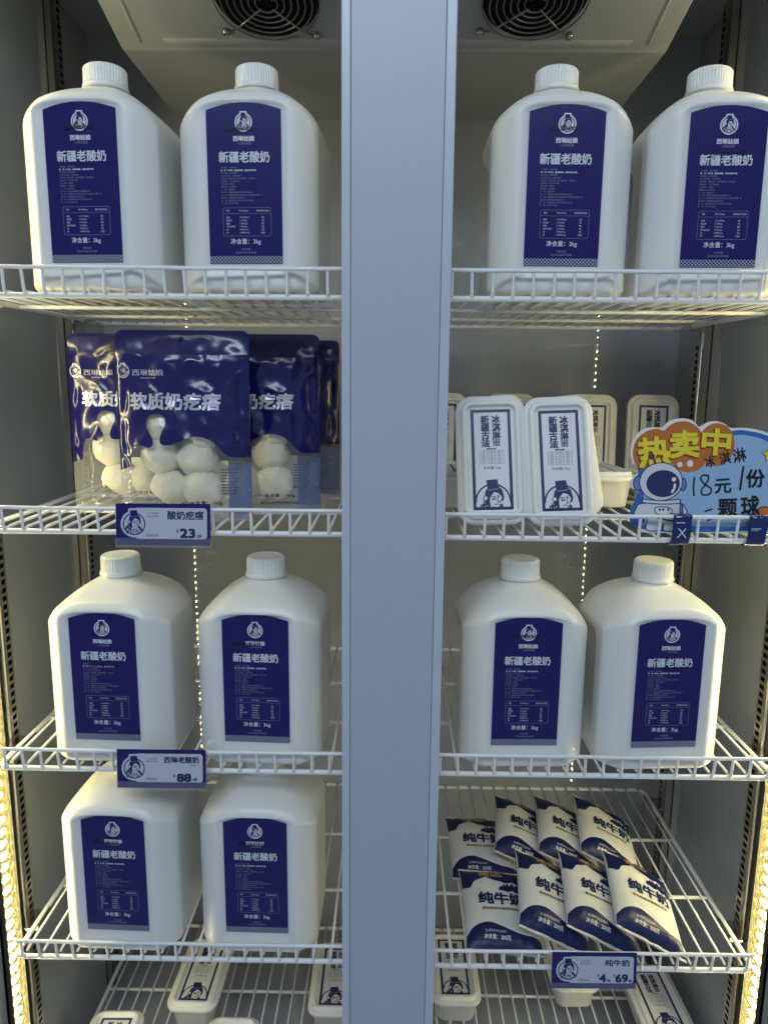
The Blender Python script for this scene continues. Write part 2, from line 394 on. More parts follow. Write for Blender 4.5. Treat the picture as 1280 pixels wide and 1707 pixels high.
# pressed ridge panel on the sloping face
m = MB()
for x0, x1, y0, y1 in ((-.36, -.03, .275, .283), (.05, .37, .275, .283), (-.40, -.392, .06, .283), (.392, .40, .06, .283)):
    m.add([(x0, y0, zpl(y0)), (x1, y0, zpl(y0)), (x1, y1, zpl(y1)), (x0, y1, zpl(y1)), (x0+.003, y0+.002, zpl(y0)-.003), (x1-.003, y0+.002, zpl(y0)-.003), (x1-.003, y1-.002, zpl(y1)-.003), (x0+.003, y1-.002, zpl(y1)-.003)],
          [(4, 5, 6, 7), (0, 1, 5, 4), (1, 2, 6, 5), (2, 3, 7, 6), (3, 0, 4, 7)])
m.build('pressed_ridge', 'evap', EVO)
nrm = Vector((0, -.28, -1)).normalized(); ty = Vector((0, 1, -.28)).normalized()
for fx, fy in ((-.183, .196), (.204, .194)):
    C = Vector((fx, fy, zpl(fy)))
    def pp(a, r, h): return C+Vector((1, 0, 0))*r*math.cos(a)+ty*r*math.sin(a)+nrm*h
    m = MB(); n = 48
    m.loft([[pp(2*math.pi*k/n, .0755, 0) for k in range(n)], [pp(2*math.pi*k/n, .0755, .0012) for k in range(n)]], 0, True, True)  # no hole in the plate: black disc paints the shaded fan opening
    for b in range(7):
        a = b*2*math.pi/7; q = []
        for r in (.02, .068):
            q += [pp(a, r, .0015), pp(a+.55, r, .005)]
        m.add(q, [(0, 1, 3, 2)], 0)
    fo = m.build('fan', 'fan', EVO)
    g = MB()
    for r in (.016, .026, .036, .046, .056, .066, .0765):
        g.tube([pp(2*math.pi*k/44, r, .011 if r < .075 else .007) for k in range(44)], .0012, 6, closed=True)
    for a in (45, 135, 225, 315):
        a = math.radians(a)+.05; g.tube([pp(a, .012, .0125), pp(a, .07, .0125), pp(a, .0975, .004)], .0013, 6)
        g.tube([pp(a, .0975, 0), pp(a, .0975, .004)], .006, 12)
    gr = g.build('fan_grille', 'fwire', EVO)
    for a in (45, 135, 225, 315):
        a = math.radians(a)+.05; sc = MB(); P0 = pp(a, .0975, .0042)
        rr = []
        for t in (0, .4, .75, .97): rr.append([P0+Vector((1, 0, 0))*.0062*math.cos(2*math.pi*k/14)*math.sqrt(1-t*t)+ty*.0062*math.sin(2*math.pi*k/14)*math.sqrt(1-t*t)+nrm*.0045*t for k in range(14)])
        sc.loft(rr, 0); sc.build('screw', 'steel', gr)

# ================================================================== wire shelves
ZS = {1: (.1191, .1192), 2: (-.1914, -.1937), 3: (-.5424, -.5413), 4: (-.8543, -.8576), 5: (-1.212, -1.212)}
RF, RW = .0038, .0020
LW = .548
def make_shelf():
    root = thing('wire_shelf', 'x', 'shelf')
    D = .4955; r = .018; f = MB()
    loop = []
    for cx, cy, a0 in ((LW-r, D-r, 0), (r, D-r, 90), (r, r, 180), (LW-r, r, 270)):
        for k in range(7):
            a = math.radians(a0+90*k/6); loop.append((cx+r*math.cos(a), cy+r*math.sin(a), 0))
    f.tube(loop, RF, 10, closed=True); f.build('frame', 'wire', root)
    c = MB()
    for y in (.159, .318): c.tube([(.002, y, -.0005), (LW-.002, y, -.0005)], .0029, 8)
    c.build('cross_bar', 'wire', root)
    w = MB(); lp = MB(); n = 20; p = (LW-.03)/n
    for i in range(n+1):
        x = .015+i*p; zz = RF+RW-.0012
        jx = random.uniform(-.0012, .0012)
        w.tube([(x, D-.001, zz), (x+jx*.4, .25, zz-.0004), (x, .006, zz)], RW, 6)
        lp.tube([(x, .0, zz+.0002), (x, -.0036, .0022), (x, -.0052, .0035), (x+jx*.3, -.0060, .008), (x+jx, -.0082, .032), (x+jx, -.0086, .034)], .0021, 7)
    lp.tube([(.004, -.0055, .034), (.008, -.0094, .034)]+[(.008+(LW-.016)*k/12, -.0092+random.uniform(-.0004, .0004), .034+random.uniform(-.0005, .0005)) for k in range(1, 12)]+[(LW-.008, -.0094, .034), (LW-.004, -.0055, .034)], .0027, 8)
    w.build('deck_wires', 'wire', root); lp.build('front_lip', 'wire', root)
    return root
SH = make_shelf(); used = False
rows = {1: 'top shelf', 2: 'second shelf down', 3: 'third shelf down', 4: 'fourth shelf down', 5: 'bottom shelf'}
carry = {(1, 0): 'carrying two big bottles under the left fan', (1, 1): 'carrying two big bottles under the right fan', (2, 0): 'carrying the blue foil pouches', (2, 1): 'carrying ice cream tubs and the astronaut sign',
         (3, 0): 'carrying two bottles behind the 88 price tag', (3, 1): 'carrying two bottles below the astronaut sign', (4, 0): 'carrying two bottles whose caps are hidden', (4, 1): 'carrying eight milk pouches',
         (5, 0): 'lowest in the left bay, with flat ice cream tubs', (5, 1): 'lowest in the right bay, with flat ice cream tubs'}
for (k, sd), t in carry.items():
    place(SH, used, (-.56 if sd == 0 else .012, 0, ZS[k][sd]), (0, 0, 0), 'white coated wire shelf '+t, 'white wire shelves in the fridge'); used = True
# clips that hook into the rails
def make_clip():
    m = MB(); m.add([(0, -.013, .0), (0, .013, 0), (0, .013, -.022), (0, .005, -.03), (0, -.013, -.006), (.0016, -.013, .0), (.0016, .013, 0), (.0016, .013, -.022), (.0016, .005, -.03), (.0016, -.013, -.006)],
                    [(0, 1, 2, 3, 4), (9, 8, 7, 6, 5), (0, 5, 6, 1), (1, 6, 7, 2), (2, 7, 8, 3), (3, 8, 9, 4), (4, 9, 5, 0)])
    m.box(.0016, .03, -.013, .013, -.002, -.0004); m.box(.0285, .03, -.013, .013, -.0004, .004)
    m.v = [(x, y*1.7, z*1.5) for x, y, z in m.v]; o = m.build('shelf_clip', 'steel'); tag(o, 'x', 'clip'); return o
CL = make_clip(); used = False
for k in (1, 2, 3, 4):
    for sd in (0, 1):
        for rear in (0, 1):
            s = -1 if sd == 0 else 1
            y = (.083, .422)[rear] if sd == 0 else (.088, .452)[rear]
            o = place(CL, used, (s*.5845, y, ZS[k][sd]-.0042), (0, 0, 0 if sd == 0 else math.pi),
                      'zinc clip under %s %s corner of the %s' % ('rear' if rear else 'front', 'left' if sd == 0 else 'right', rows[k].replace(' down', '') + (' in left bay' if sd == 0 else ' in right bay')), 'metal clips under the shelf corners'); used = True

# ================================================================== big yogurt bottles
BW, BD, RC = .0895, .0825, .030   # half width, half depth, corner radius
LZ = -BD+.0036                    # plane of the recessed label panel
def make_bottle():
    root = thing('yogurt_bottle', 'x', 'bottle')
    ring = []
    NS = 22; NC = 9
    def side(a, b, n): return [(a[0]+(b[0]-a[0])*i/n, a[1]+(b[1]-a[1])*i/n) for i in range(n)]
    corners = [(1, -1, -90), (1, 1, 0), (-1, 1, 90), (-1, -1, 180)]
    pts = []
    for i, (sx, sy, a0) in enumerate(corners):
        arc = []
        for k in range(NC+1):
            t = k/NC; ca, sa = math.cos(math.radians(a0+90*t)), math.sin(math.radians(a0+90*t))
            c0, s0, c1, s1 = math.cos(math.radians(a0)), math.sin(math.radians(a0)), math.cos(math.radians(a0+90)), math.sin(math.radians(a0+90))
            lx, ly = c0+(c1-c0)*t, s0+(s1-s0)*t; q = .55   # partly flattened, like a chamfer
            arc.append((sx*(BW-RC)+RC*(ca*(1-q)+lx*q), sy*(BD-RC)+RC*(sa*(1-q)+ly*q)))
        sx2, sy2, a2 = corners[(i+1) % 4]
        nxt = (sx2*(BW-RC)+RC*math.cos(math.radians(a2)), sy2*(BD-RC)+RC*math.sin(math.radians(a2)))
        pts += arc[:-1]+side(arc[-1], nxt, NS)
    ZN = .2625
    def T(x, y):
        dx = .0495*(abs(x)/BW)**2.1; dy = .0275*(abs(y)/BD)**2.0
        return ZN-(dx**1.8+dy**1.8)**(1/1.8)
    def arch(x): return .2275-.0105*(x/.05)**2
    def disp(x, y, z):
        if y < -BD+.012 and abs(x) < BW-RC+.012:     # recessed label panel with arched top
            k = (1-ss(.0475, .0545, abs(x)))*ss(.010, .034, z)*(1-ss(arch(x)+.001, arch(x)+.007, z))
            if y < -BD+.004: y += .0045*k
        if x < -BW+.02 and y > -.03:                  # hand grip hollow in the rear half of one side
            k = ss(-.030, -.004, y)*ss(.030, .060, z)*(1-ss(.165, .200, z))*ss(-BW+.02, -BW+.004, x)
            x += .017*k
        return (x, y, z)
    rings = []
    def ins(x, y, d):
        k = 1-d/min(BW, BD)
        return x*(1-d/BW), y*(1-d/BD)
    for t in range(7):
        a = math.radians(90*t/6); d = .010*(1-math.sin(a)); z = .010*(1-math.cos(a))
        rings.append([(*ins(x, y, d), z) for x, y in pts])
    rho = .009; nz = 60
    for i in range(1, nz+1):
        rings.append([disp(x, y, .010+(T(x, y)-rho*1.0-.010)*i/nz) for x, y in pts])
    for t in range(1, 8):
        a = math.radians(90*t/7); d = rho*(1-math.cos(a))
        row = []
        for x, y in pts:
            xi, yi = ins(x, y, d); zt = T(xi, yi)
            zw = T(x, y)-rho
            row.append((xi, yi, zw+(zt-zw)*math.sin(a)))
        rings.append(row)
    for i in range(1, 17):
        k = i/16; d = rho; row = []
        for x, y in pts:
            xi, yi = ins(x, y, d); L = math.hypot(xi, yi); e = (L+(.0275-L)*k)/L
            xi *= e; yi *= e; row.append((xi, yi, T(xi, yi)+.0015*ss(.85, 1, k)))
        rings.append(row)
    n = len(pts)
    for z, r in ((.2642, .0272), (.2643, .0303), (.2658, .0305), (.2660, .027), (.280, .0265)):
        rings.append([(x/math.hypot(x, y)*r, y/math.hypot(x, y)*r, z) for x, y, _z in rings[-1]])
    m = MB(); m.loft(rings, 0, True); body = m.build('bottle_body', 'hdpe', root)
    c = MB(); N = 132; rr = []
    def cr(r, z, rib=0): return [((r+(rib if (k % 3) else 0))*math.cos(2*math.pi*k/N), (r+(rib if (k % 3) else 0))*math.sin(2*math.pi*k/N), z) for k in range(N)]
    for r, z, b in ((.0292, .2660, 0), (.0295, .2663, 0), (.0295, .2692, 0), (.0278, .2695, 0), (.0278, .2703, 0), (.0274, .2707, .0010), (.0270, .2895, .0010), (.0264, .2917, .0004), (.0247, .2931, 0), (.0226, .2933, 0), (.0222, .2928, 0)):
        rr.append(cr(r, z, b))
    c.loft(rr, 0, False); c.build('cap', 'cap', root)
    # printed label
    INK = ['lblue', 'lwhite', 'lgrey']; a = Art(); hw = .0472
    topz = lambda x: .2265-.0085*(x/hw)**2
    loop = [(-hw, .035), (hw, .035)]+[(hw-2*hw*k/20, topz(hw-2*hw*k/20)) for k in range(21)]
    m = MB(); n = len(loop)
    yl = LZ+.0
    m.add([(x, yl+.0008, z) for x, z in loop]+[(x, yl, z) for x, z in loop], [tuple(range(n, 2*n))]+[(i, (i+1) % n, n+(i+1) % n, n+i) for i in range(n)], 0)
    a.merge(EMB, 0, .2035, .0092, {'P': 'lwhite', 'D': 'lblue'})
    a.text('西琳姑娘', 0, .1848, .0268, 'lwhite', .0062, .00022)
    a.text('一口来自新疆', 0, .1790, .0185, 'lgrey')
    a.text('新疆老酸奶', 0, .1632, .0640, 'lwhite', .0128, .00030)
    lines = ['产品类型：风味发酵乳', '配    料：生牛乳、嗜热链球菌、保加利亚乳杆菌', '执行标准：风味发酵乳', '生产许可证号：见瓶身喷码', '保 质 期：低温冷藏，请于保质期内，尽快饮用', '贮存条件：二至六度冷藏', '生产日期：见瓶身', '食用方法：开盖即饮', '产    地：新疆 喀什', '生 产 商：新疆古法酸奶乳业有限责任公司', '地    址：新疆维吾尔自治区喀什地区工业园区乳品路一号', '出 品 商：西琳姑娘乳业有限公司', '地    址：新疆乌鲁木齐市天山区乳品产业园', '电    话：见产品外包装']
    for i, t in enumerate(lines):
        w = .0021*sum(1 if ord(ch) > 255 else .33 for ch in t); a.text(t, -.0300, .1508-i*.00325, w, 'lwhite' if i == 1 else 'lgrey', .0020, .00006 if i == 1 else 0, left=True)
    tz0, tz1, tx0, tx1 = .0690, .1030, -.0285, .0330
    a.stroke(rrect(tx1-tx0, tz1-tz0, .0022, 4, (tx0+tx1)/2, (tz0+tz1)/2), .00035, 'lgrey', 1, True)
    a.rect(tx0, tx1, .0958, .0961, 'lgrey')
    for j, t in enumerate(('项目', '每100克(g)', '营养素参考值%')): a.text(t, (-.0225, -.002, .0225)[j], .0994, (.0040, .0120, .0165)[j], 'lwhite', .0023)
    for i, (p, q, s) in enumerate((('能量', '352千焦(kJ)', '4%'), ('蛋白质', '4.2克(g)', '7%'), ('脂肪', '5.0克(g)', '8%'), ('碳水化合物', '5.6克(g)', '2%'), ('钠', '50毫克(mg)', '3%'), ('钙', '130毫克(mg)', '16%'))):
        z = .0915-i*.0037
        a.text(p, -.0245, z, .0022*len(p), 'lwhite', .0023, left=True); a.text(q, -.0075, z, .00125*len(q)+.001, 'lwhite', .0023, left=True); a.text(s, .0225, z, .0016*len(s), 'lwhite', .0023)
    a.text('净含量：3kg', .0, .0620, .0385, 'lwhite', .0078, .00008)
    a.text('中国·新疆', 0, .0530, .0115, 'lgrey'); a.text('古法饮品传承者', 0, .0489, .0270, 'lgrey', .0026)
    step = .0045; z0, z1 = .0355, .0446; x = -hw
    while x < hw-.0005:
        z = z0
        while z < z1-.0005:
            xe = min(x+step, hw); a.stroke([(x, z), (xe, z+step)],   .0005, 'lwhite', 1); a.stroke([(x, z+step), (xe, z)], .0005, 'lwhite', 1.2); z += step
        x += step
    a.onto(m, lambda x, y, l: (x, yl-.00005-l, y), INK)
    m.build('printed_label', INK, body, flipcheck=False)
    d = MB(); s = Art(); s.text('合格 2024/12/25', 0, 0, .040, 'black', .0052, .0001, skew=.15)
    s.onto(d, lambda x, y, l: (x, -l, y), ['black']); o = d.build('date_stamp', 'black', body, flipcheck=False); o.location = (-.004, yl-.0008, .197)
    return root
BO = make_bottle(); used = False
bot = [(1, 0, -.3886, -.085, 'far left big white bottle on the top shelf, yellow light on its side', (-.004, .197)), (1, 0, -.1841, -.055, 'big white top shelf bottle just left of the grey centre post', (-.006, .196)),
       (1, 1, .2176, .0016, 'big white top shelf bottle just right of the grey centre post', (-.002, .199)), (1, 1, .4163, -.0317, 'big white top shelf bottle cut by the right edge of the photo', (.004, .171)),
       (3, 0, -.3998, -.0277, 'far left big white bottle on the third shelf, behind the 88 price tag', (.0, .150)), (3, 0, -.184, -.0414, 'big white bottle left of the post, one shelf below the foil pouches', (-.012, .184)),
       (3, 1, .1994, .0244, 'big white bottle right of the post, below the upright ice cream tubs', (-.004, .200)), (3, 1, .399, .060, 'big white bottle below the astronaut sign, right side lit yellow', (.008, .155)),
       (4, 0, -.4022, -.0319, 'far left big white bottle on the fourth shelf, cap hidden by the 88 price tag', (-.012, .183)), (4, 0, -.1909, -.0188, 'big white bottle left of the post on the fourth shelf, cap hidden', (-.006, .184))]
for k, sd, x, r, lab, (dx, dz) in bot:
    c, s = math.cos(r), math.sin(r); yf = .003
    o = place(BO, used, (x-s*BD*-1*-1 if False else x-s*BD, yf+c*BD, ZS[k][sd]+RF+RW*2-.001), (0, 0, r), lab, 'three kilo bottles of yogurt'); used = True
    for ch in o.children:
        for g in ch.children:
            if g.name.startswith('date_stamp'): g.location.x = dx; g.location.z = dz
# ================================================================== ice cream tubs
TW, TL, TH = .097, .180, .056
def make_tub():
    root = thing('ice_cream_tub', 'x', 'tub')
    def rr(w, l, r, z): return [(x, y, z) for x, y in rrect(w, l, r, 7)]
    m = MB()
    m.loft([rr(TW-.034, TL-.034, .012, 0.002), rr(TW-.030, TL-.030, .014, 0), rr(TW-.026, TL-.026, .016, .002), rr(TW-.016, TL-.016, .019, .042), rr(TW-.012, TL-.012, .02, .044), rr(TW-.012, TL-.012, .02, .049)], 0, True)
    m.build('tub_body', 'tub', root)
    l = MB()
    pr = [(0.002, .0435), (0, .0440), (0, .0505), (.0010, .0520), (.0062, .0524), (.0074, .0530), (.0084, .0578), (.0096, .0592), (.0132, .0594), (.0144, .0586), (.0152, .0560), (.0164, .0545), (.0190, .0540), (.0215, .0538)]
    l.loft([rr(TW-2*i, TL-2*i, max(.024-i, .004), z) for i, z in pr], 0, True); lid = l.build('lid', 'tub', root)
    INK = ['paper', 'navy']; m = MB(); z0 = .0541
    w2, l2 = .0275, .070
    m.box(-w2, w2, -l2, l2, z0-.0002, z0, 0)
    a = Art(); b = .0042
    a.poly([(-w2, -l2), (w2, -l2), (w2, l2), (-w2, l2)], 'navy', .5, [[(-w2+b, -l2+b), (-w2+b, l2-b), (w2-b, l2-b), (w2-b, -l2+b)]])
    a.col('新疆古法', -.0078, .0615, .0108, 'navy', .0005, 1.03); a.col('冰淇淋', .0074, .0615, .0108, 'navy', .0005, 1.03)
    a.rect(.0025, .0118, .0190, .0282, 'navy', 1)
    for i, t in enumerate('西琳姑娘'): a.text(t, .0050+(i % 2)*.0043, .0260-(i//2)*.0043, .0036, 'paper', .0036, layer=2)
    a.text('营养成分表', .0, .0148, .013, 'navy', .0022, .0001)
    x0, x1, y0, y1 = -.0165, .0165, -.0060, .0125
    for i in range(6):
        y = y0+(y1-y0)*i/5; a.rect(x0, x1, y-.00013, y+.00013, 'navy')
    for x in (x0, -.006, .0045, x1): a.rect(x-.00013, x+.00013, y0, y1, 'navy', 1.2)
    rows_ = [('项目', '每100克', '参考值'), ('能量', '千焦', '8%'), ('蛋白质', '3.2克', '6%'), ('脂肪', '7.5克', '13%'), ('碳水', '18克', '6%')]
    for i, row in enumerate(rows_):
        for j, t in enumerate(row): a.text(t, (-.0112, -.0008, .0105)[j], y1-(i+.5)*(y1-y0)/5, .0020*len(t)**.8, 'navy', .0018)
    a.text('净含量120g', .0, -.0118, .0240, 'navy', .0046)
    e = Art(); e.merge(EMBH, .0, -.0580, .0245, {'P': 'paper', 'D': 'navy'})
    kept = []
    for p, f, ink, ly in e.it: kept.append(([(max(-w2+b*.5, min(w2-b*.5, x)), max(-l2+b*.5, y)) for x, y in p], f, ink, ly+2))
    a.it += kept
    a.onto(m, lambda x, y, l: (x, y, z0+.00005+l), INK); m.build('lid_label', INK, lid, flipcheck=False)
    return root
TB = make_tub(); used = False
DK = lambda k, s: ZS[k][s]+RF+RW*2-.001
def tub_up(x, ybot, tilt, roll, label, k=2, z=None, yaw=0.0, group='ice cream tubs standing on edge'):
    # standing on its short end, lid towards the front, leaning back by tilt
    global used
    q = Matrix.Rotation(yaw, 3, 'Z') @ Matrix.Rotation(roll, 3, 'Y') @ Matrix.Rotation(math.pi/2-tilt, 3, 'X')
    zz = DK(k, 1) if z is None else z
    o = place(TB, used, (0, 0, 0), q.to_euler(), label, group); used = True
    low = Vector((0, -TL/2, .0535)); p = q @ low
    low2 = q @ Vector((0, -TL/2+.006, .0))
    o.location = (x-p.x, ybot-p.y, zz-min(p.z, low2.z)+.001)
    return o
def tub_flat(x, yfront, yaw, k, sd, label, group='ice cream tubs lying flat'):
    global used
    o = place(TB, used, (x, yfront+TL/2, DK(k, sd)+.0005), (0, 0, yaw), label, group); used = True
    return o
tub_up(.146, .012, .27, -.035, 'upright ice cream tub with navy framed lid label, closest to the grey post')
tub_up(.240, .010, .27, -.040, 'upright ice cream tub with navy framed lid label, beside the astronaut sign')
tub_up(.166, .056, .33, -.11, 'ice cream tub leaning right behind the front tub closest to the post')
tub_up(.262, .054, .33, -.12, 'ice cream tub leaning right behind the front tub beside the astronaut sign')
tub_up(.495, .41, .12, .02, 'back row ice cream tub standing above the astronaut sign, its lid label partly seen')
tub_up(.377, .40, .12, .01, 'back row ice cream tub half hidden behind the right one of the front tubs')
tub_up(.228, .41, .12, .0, 'back row ice cream tub, only its top rim showing between the front tubs')
tub_up(.098, .40, .12, .0, 'back row ice cream tub half hidden behind the grey post')
tub_flat(.356, .20, .02, 2, 1, 'ice cream tub lying flat between the front tubs and the astronaut sign')
tub_flat(.470, .17, -.05, 2, 1, 'ice cream tub lying flat behind the astronaut sign')
tub_flat(.085, .18, .0, 2, 1, 'ice cream tub lying flat behind the left front tub at the post')
tub_flat(-.361, .210, -.02, 5, 0, 'flat ice cream tub below the left fourth shelf bottles, emblem showing')
tub_flat(-.094, .205, .0, 5, 0, 'flat ice cream tub on the bottom shelf, cut by the left of the post')
tub_flat(-.488, .028, .02, 5, 0, 'front ice cream tub on the bottom shelf, rim near the lower left corner')
tub_flat(-.272, .018, .0, 5, 0, 'front ice cream tub on the bottom shelf, rim at the bottom near post')
tub_flat(.141, .235, .0, 5, 1, 'flat ice cream tub on the bottom shelf, just right of the post')
tub_flat(.378, .272, .03, 5, 1, 'flat ice cream tub whose end shows under the 4 and 69 price tag')
tub_flat(.527, .160, .03, 5, 1, 'flat ice cream tub at lower right, right of the 4 and 69 price tag')

# ================================================================== foil pouches with milk curds
PW, PH = .187, .265
def px(u, v): return ((u-602)/1175*PW, PH-(v-30)/1650*PH)
DRIP = smooth_loop([px(*p) for p in [(20, 1240), (100, 1215), (150, 1190), (158, 1080), (185, 1010), (250, 1012), (325, 1032), (368, 1010), (368, 965), (335, 905), (303, 835), (322, 770), (400, 745), (468, 768), (480, 830), (452, 905), (436, 965), (455, 1003), (525, 1005), (605, 978), (680, 942), (765, 932), (850, 952), (920, 1000), (975, 1065), (1040, 1108), (1184, 1115)]], 5, False)
DRIP[0] = (-PW/2, DRIP[0][1]); DRIP[-1] = (PW/2, DRIP[-1][1])
def surf(x, y, seed=0.0):
    u = 2*x/PW; v = y/PH
    edge = max(0., 1-abs(u)**2.4)
    b = .027*edge**.75*ss(1.0, .80, v)*(.55+.45*ss(.78, .35, v))*(.72+.28*ss(0, .12, v))
    zipz = .0011*(math.exp(-((v-.872)/.008)**2)+math.exp(-((v-.848)/.008)**2))
    n = noise.noise(Vector((x*34+y*9+seed, y*24-x*8, seed*3.1))); n2 = noise.noise(Vector((x*60+y*25, y*45-x*30, seed+7)))
    n3 = noise.noise(Vector((x*11-y*14+seed, y*9+x*12, 3+seed)))
    amp = .0037*ss(.98, .86, v)+.0004
    rid = (1-abs(n)*2.2)*amp*.9+n2*amp*.35+(1-abs(n3)*2.6)*amp*.8
    side = .0022*math.exp(-((abs(u)-.86)/.05)**2)*(1+math.sin(y*120+seed+n*6))*ss(.9, .7, v)
    return b+zipz+rid*(.25+.75*edge)*.8-side
def make_bag():
    root = thing('foil_pouch', 'x', 'pouch')
    cr = .010
    def outline(ins=0): return [(-PW/2, 0), (PW/2, 0), (PW/2, PH-cr)]+[(PW/2-cr+cr*math.cos(math.radians(a)), PH-cr+cr*math.sin(math.radians(a))) for a in (30, 60, 90)]+[(-PW/2+cr+cr*math.cos(math.radians(a)), PH-cr+cr*math.sin(math.radians(a))) for a in (90, 120, 150)]+[(-PW/2, PH-cr)]
    top = DRIP[::-1]; o = outline()
    hole = circ(.0, PH-.0125, .0036, 14)
    upper = top[::-1]+[(PW/2, PH-cr)]+o[3:]
    lower = [(-PW/2, 0), (PW/2, 0)]+top
    mp = lambda x, y, l=0: (x, -surf(x, y)-l, y)
    for nm, lp, hol, mt in (('printed_film', upper, [hole[::-1]], 'bag'), ('clear_window', lower, [], 'win')):
        V, F = cdt_fill([lp]+hol, .0029); m = MB(); m.add([mp(x, y) for x, y in V], F, 0, True)
        ob = m.build(nm, mt, root, flipcheck=False)
        if nm == 'printed_film':
            a = Art(); INK = ['bagw', 'navy']
            cx, cy = px(92, 380); a.merge(EMB, cx, cy, .0080, {'P': 'bagw', 'D': 'navy'})
            cx, cy = px(322, 392); a.text('西琳姑娘', cx, cy, .0465, 'bagw', .0088)
            cx, cy = px(322, 438); a.text('来自新疆好牛奶', cx, cy, .022, 'bagw', .0018)
            cx, cy = px(555, 635); a.text('软质奶疙瘩', cx, cy, .1262, 'bagw', .0225, .00075)
            m = MB(); a.onto(m, lambda x, y, l: mp(x, y, .0004+l), INK); m.build('printed_text', INK, ob, flipcheck=False)
        else:
            a = Art(); INK = ['navy', 'win']
            cx, cy = px(800, 1515); a.text('净含量：150g', .035, .0275, .044, 'navy', .0066, .0001)
            a.text('本产品为西琳姑娘乳业出品', .034, .0165, .056, 'navy', .0040, .0001)
            for i in range(9): a.rect(.056, .078-.002*(i % 3), .074-i*.0042, .0753-i*.0042, 'navy')
            m = MB(); a.onto(m, lambda x, y, l: mp(x, y, .0006+l), INK); m.build('printed_text', INK, ob, flipcheck=False)
    def back(x, y):
        u = 2*x/PW; v = y/PH
        return .022*max(0, 1-abs(u)**2.6)**.8*ss(1.0, .8, v)*(.7+.3*ss(0, .12, v))+.002*noise.noise(Vector((x*22, y*17, 9)))
    V, F = cdt_fill([[(-PW/2, .088), (PW/2, .083), (PW/2, PH-cr)]+o[3:], hole[::-1]], .006)
    m = MB(); m.add([(x, back(x, y)+.0006, y) for x, y in V], F, 0, True); m.build('back_film', 'bag', root, flipcheck=False)
    V, F = cdt_fill([[(.056, 0), (PW/2, 0), (PW/2, .083), (.056, .0838)]], .006)
    m = MB(); m.add([(x, back(x, y)+.0006, y) for x, y in V], F, 0, True); m.build('tinted_back_strip', 'bagback', root, flipcheck=False)
    V, F = cdt_fill([[(-PW/2, 0), (.056, 0), (.056, .0838), (-PW/2, .088)]], .006)
    m = MB(); m.add([(x, back(x, y)+.0006, y) for x, y in V], F, 0, True); m.build('clear_back_film', 'win', root, flipcheck=False)
    m = MB(); N = 20; vs = []
    for i in range(N+1):
        x = -PW/2+PW*i/N; vs += [(x, -surf(x, .0), 0), (x, 0.0, .010), (x, back(x, 0), 0)]
    m.add(vs, [q for i in range(N) for q in ((3*i, 3*i+3, 3*i+4, 3*i+1), (3*i+1, 3*i+4, 3*i+5, 3*i+2))], 0, True)
    m.build('bottom_gusset', 'win', root, flipcheck=False)
    return root
BG = make_bag(); used = False
zb = DK(2, 0)+.0005
bags = [(-.287, .058, -.02, .02, 'blue foil pouch of milk curds in front, standing over the 23 price tag'),
        (-.392, .150, .04, .03, 'blue foil pouch at far left, half hidden behind the front pouch'),
        (-.197, .140, -.02, -.015, 'blue foil pouch right of the front pouch, only the end of its title showing'),
        (-.179, .300, -.02, -.02, 'blue foil pouch furthest back, only its right edge showing beside the grey post')]
def make_curd(seed):
    m = MB(); rr = []; n = 26
    for i in range(1, 16):
        t = math.pi*i/16; ring = []
        for k in range(n):
            a = 2*math.pi*k/n; d = Vector((math.sin(t)*math.cos(a), math.sin(t)*math.sin(a), math.cos(t)))
            e = 1+.16*noise.noise(d*1.4+Vector((seed*5, 0, 0)))+.07*noise.noise(d*4.5+Vector((0, seed*9, 0)))+.03*noise.noise(d*14+Vector((seed, 0, 0)))
            ring.append((d.x*.0282*e, d.y*.0190*e, d.z*.0262*e))
        rr.append(ring)
    m.loft(rr, 0, True); o = m.build('milk_curd', 'curd'); tag(o, 'x', 'milk curd'); return o
CUR = [make_curd(i) for i in range(6)]; cu = [False]*6
cpos = [(-.0345, .092, .0, 1.0, 'upper left'), (.0175, .090, .1, 1.0, 'upper right'), (-.0215, .046, .3, .95, 'lower left'), (.0225, .046, .6, 1.05, 'lower right'), (-.0310, .132, .2, .84, 'topmost'), (.026, .118, .5, .72, 'small top right')]
bagname = ['front foil pouch', 'far left foil pouch', 'foil pouch right of the front one']
for bi, (x, y, yaw, lean, lab) in enumerate(bags):
    o = place(BG, used, (x, y, zb), (-lean, 0, yaw), lab, 'blue foil pouches on the second shelf'); used = True
    if bi == 3: continue
    Mb = Matrix.Translation((x, y, zb)) @ Matrix.Rotation(yaw, 4, 'Z') @ Matrix.Rotation(-lean, 4, 'X')
    for ci, (cx, cz, rot, k, wh) in enumerate(cpos):
        if bi == 2 and ci == 2: pass
        c = place(CUR[ci], cu[ci], Mb @ Vector((cx, -.0015, cz)), (0, rot, yaw), '%s milk curd in the %s' % (wh, bagname[bi]), 'white milk curds inside the foil pouches'); cu[ci] = True
        c.scale = (k, 1, k)

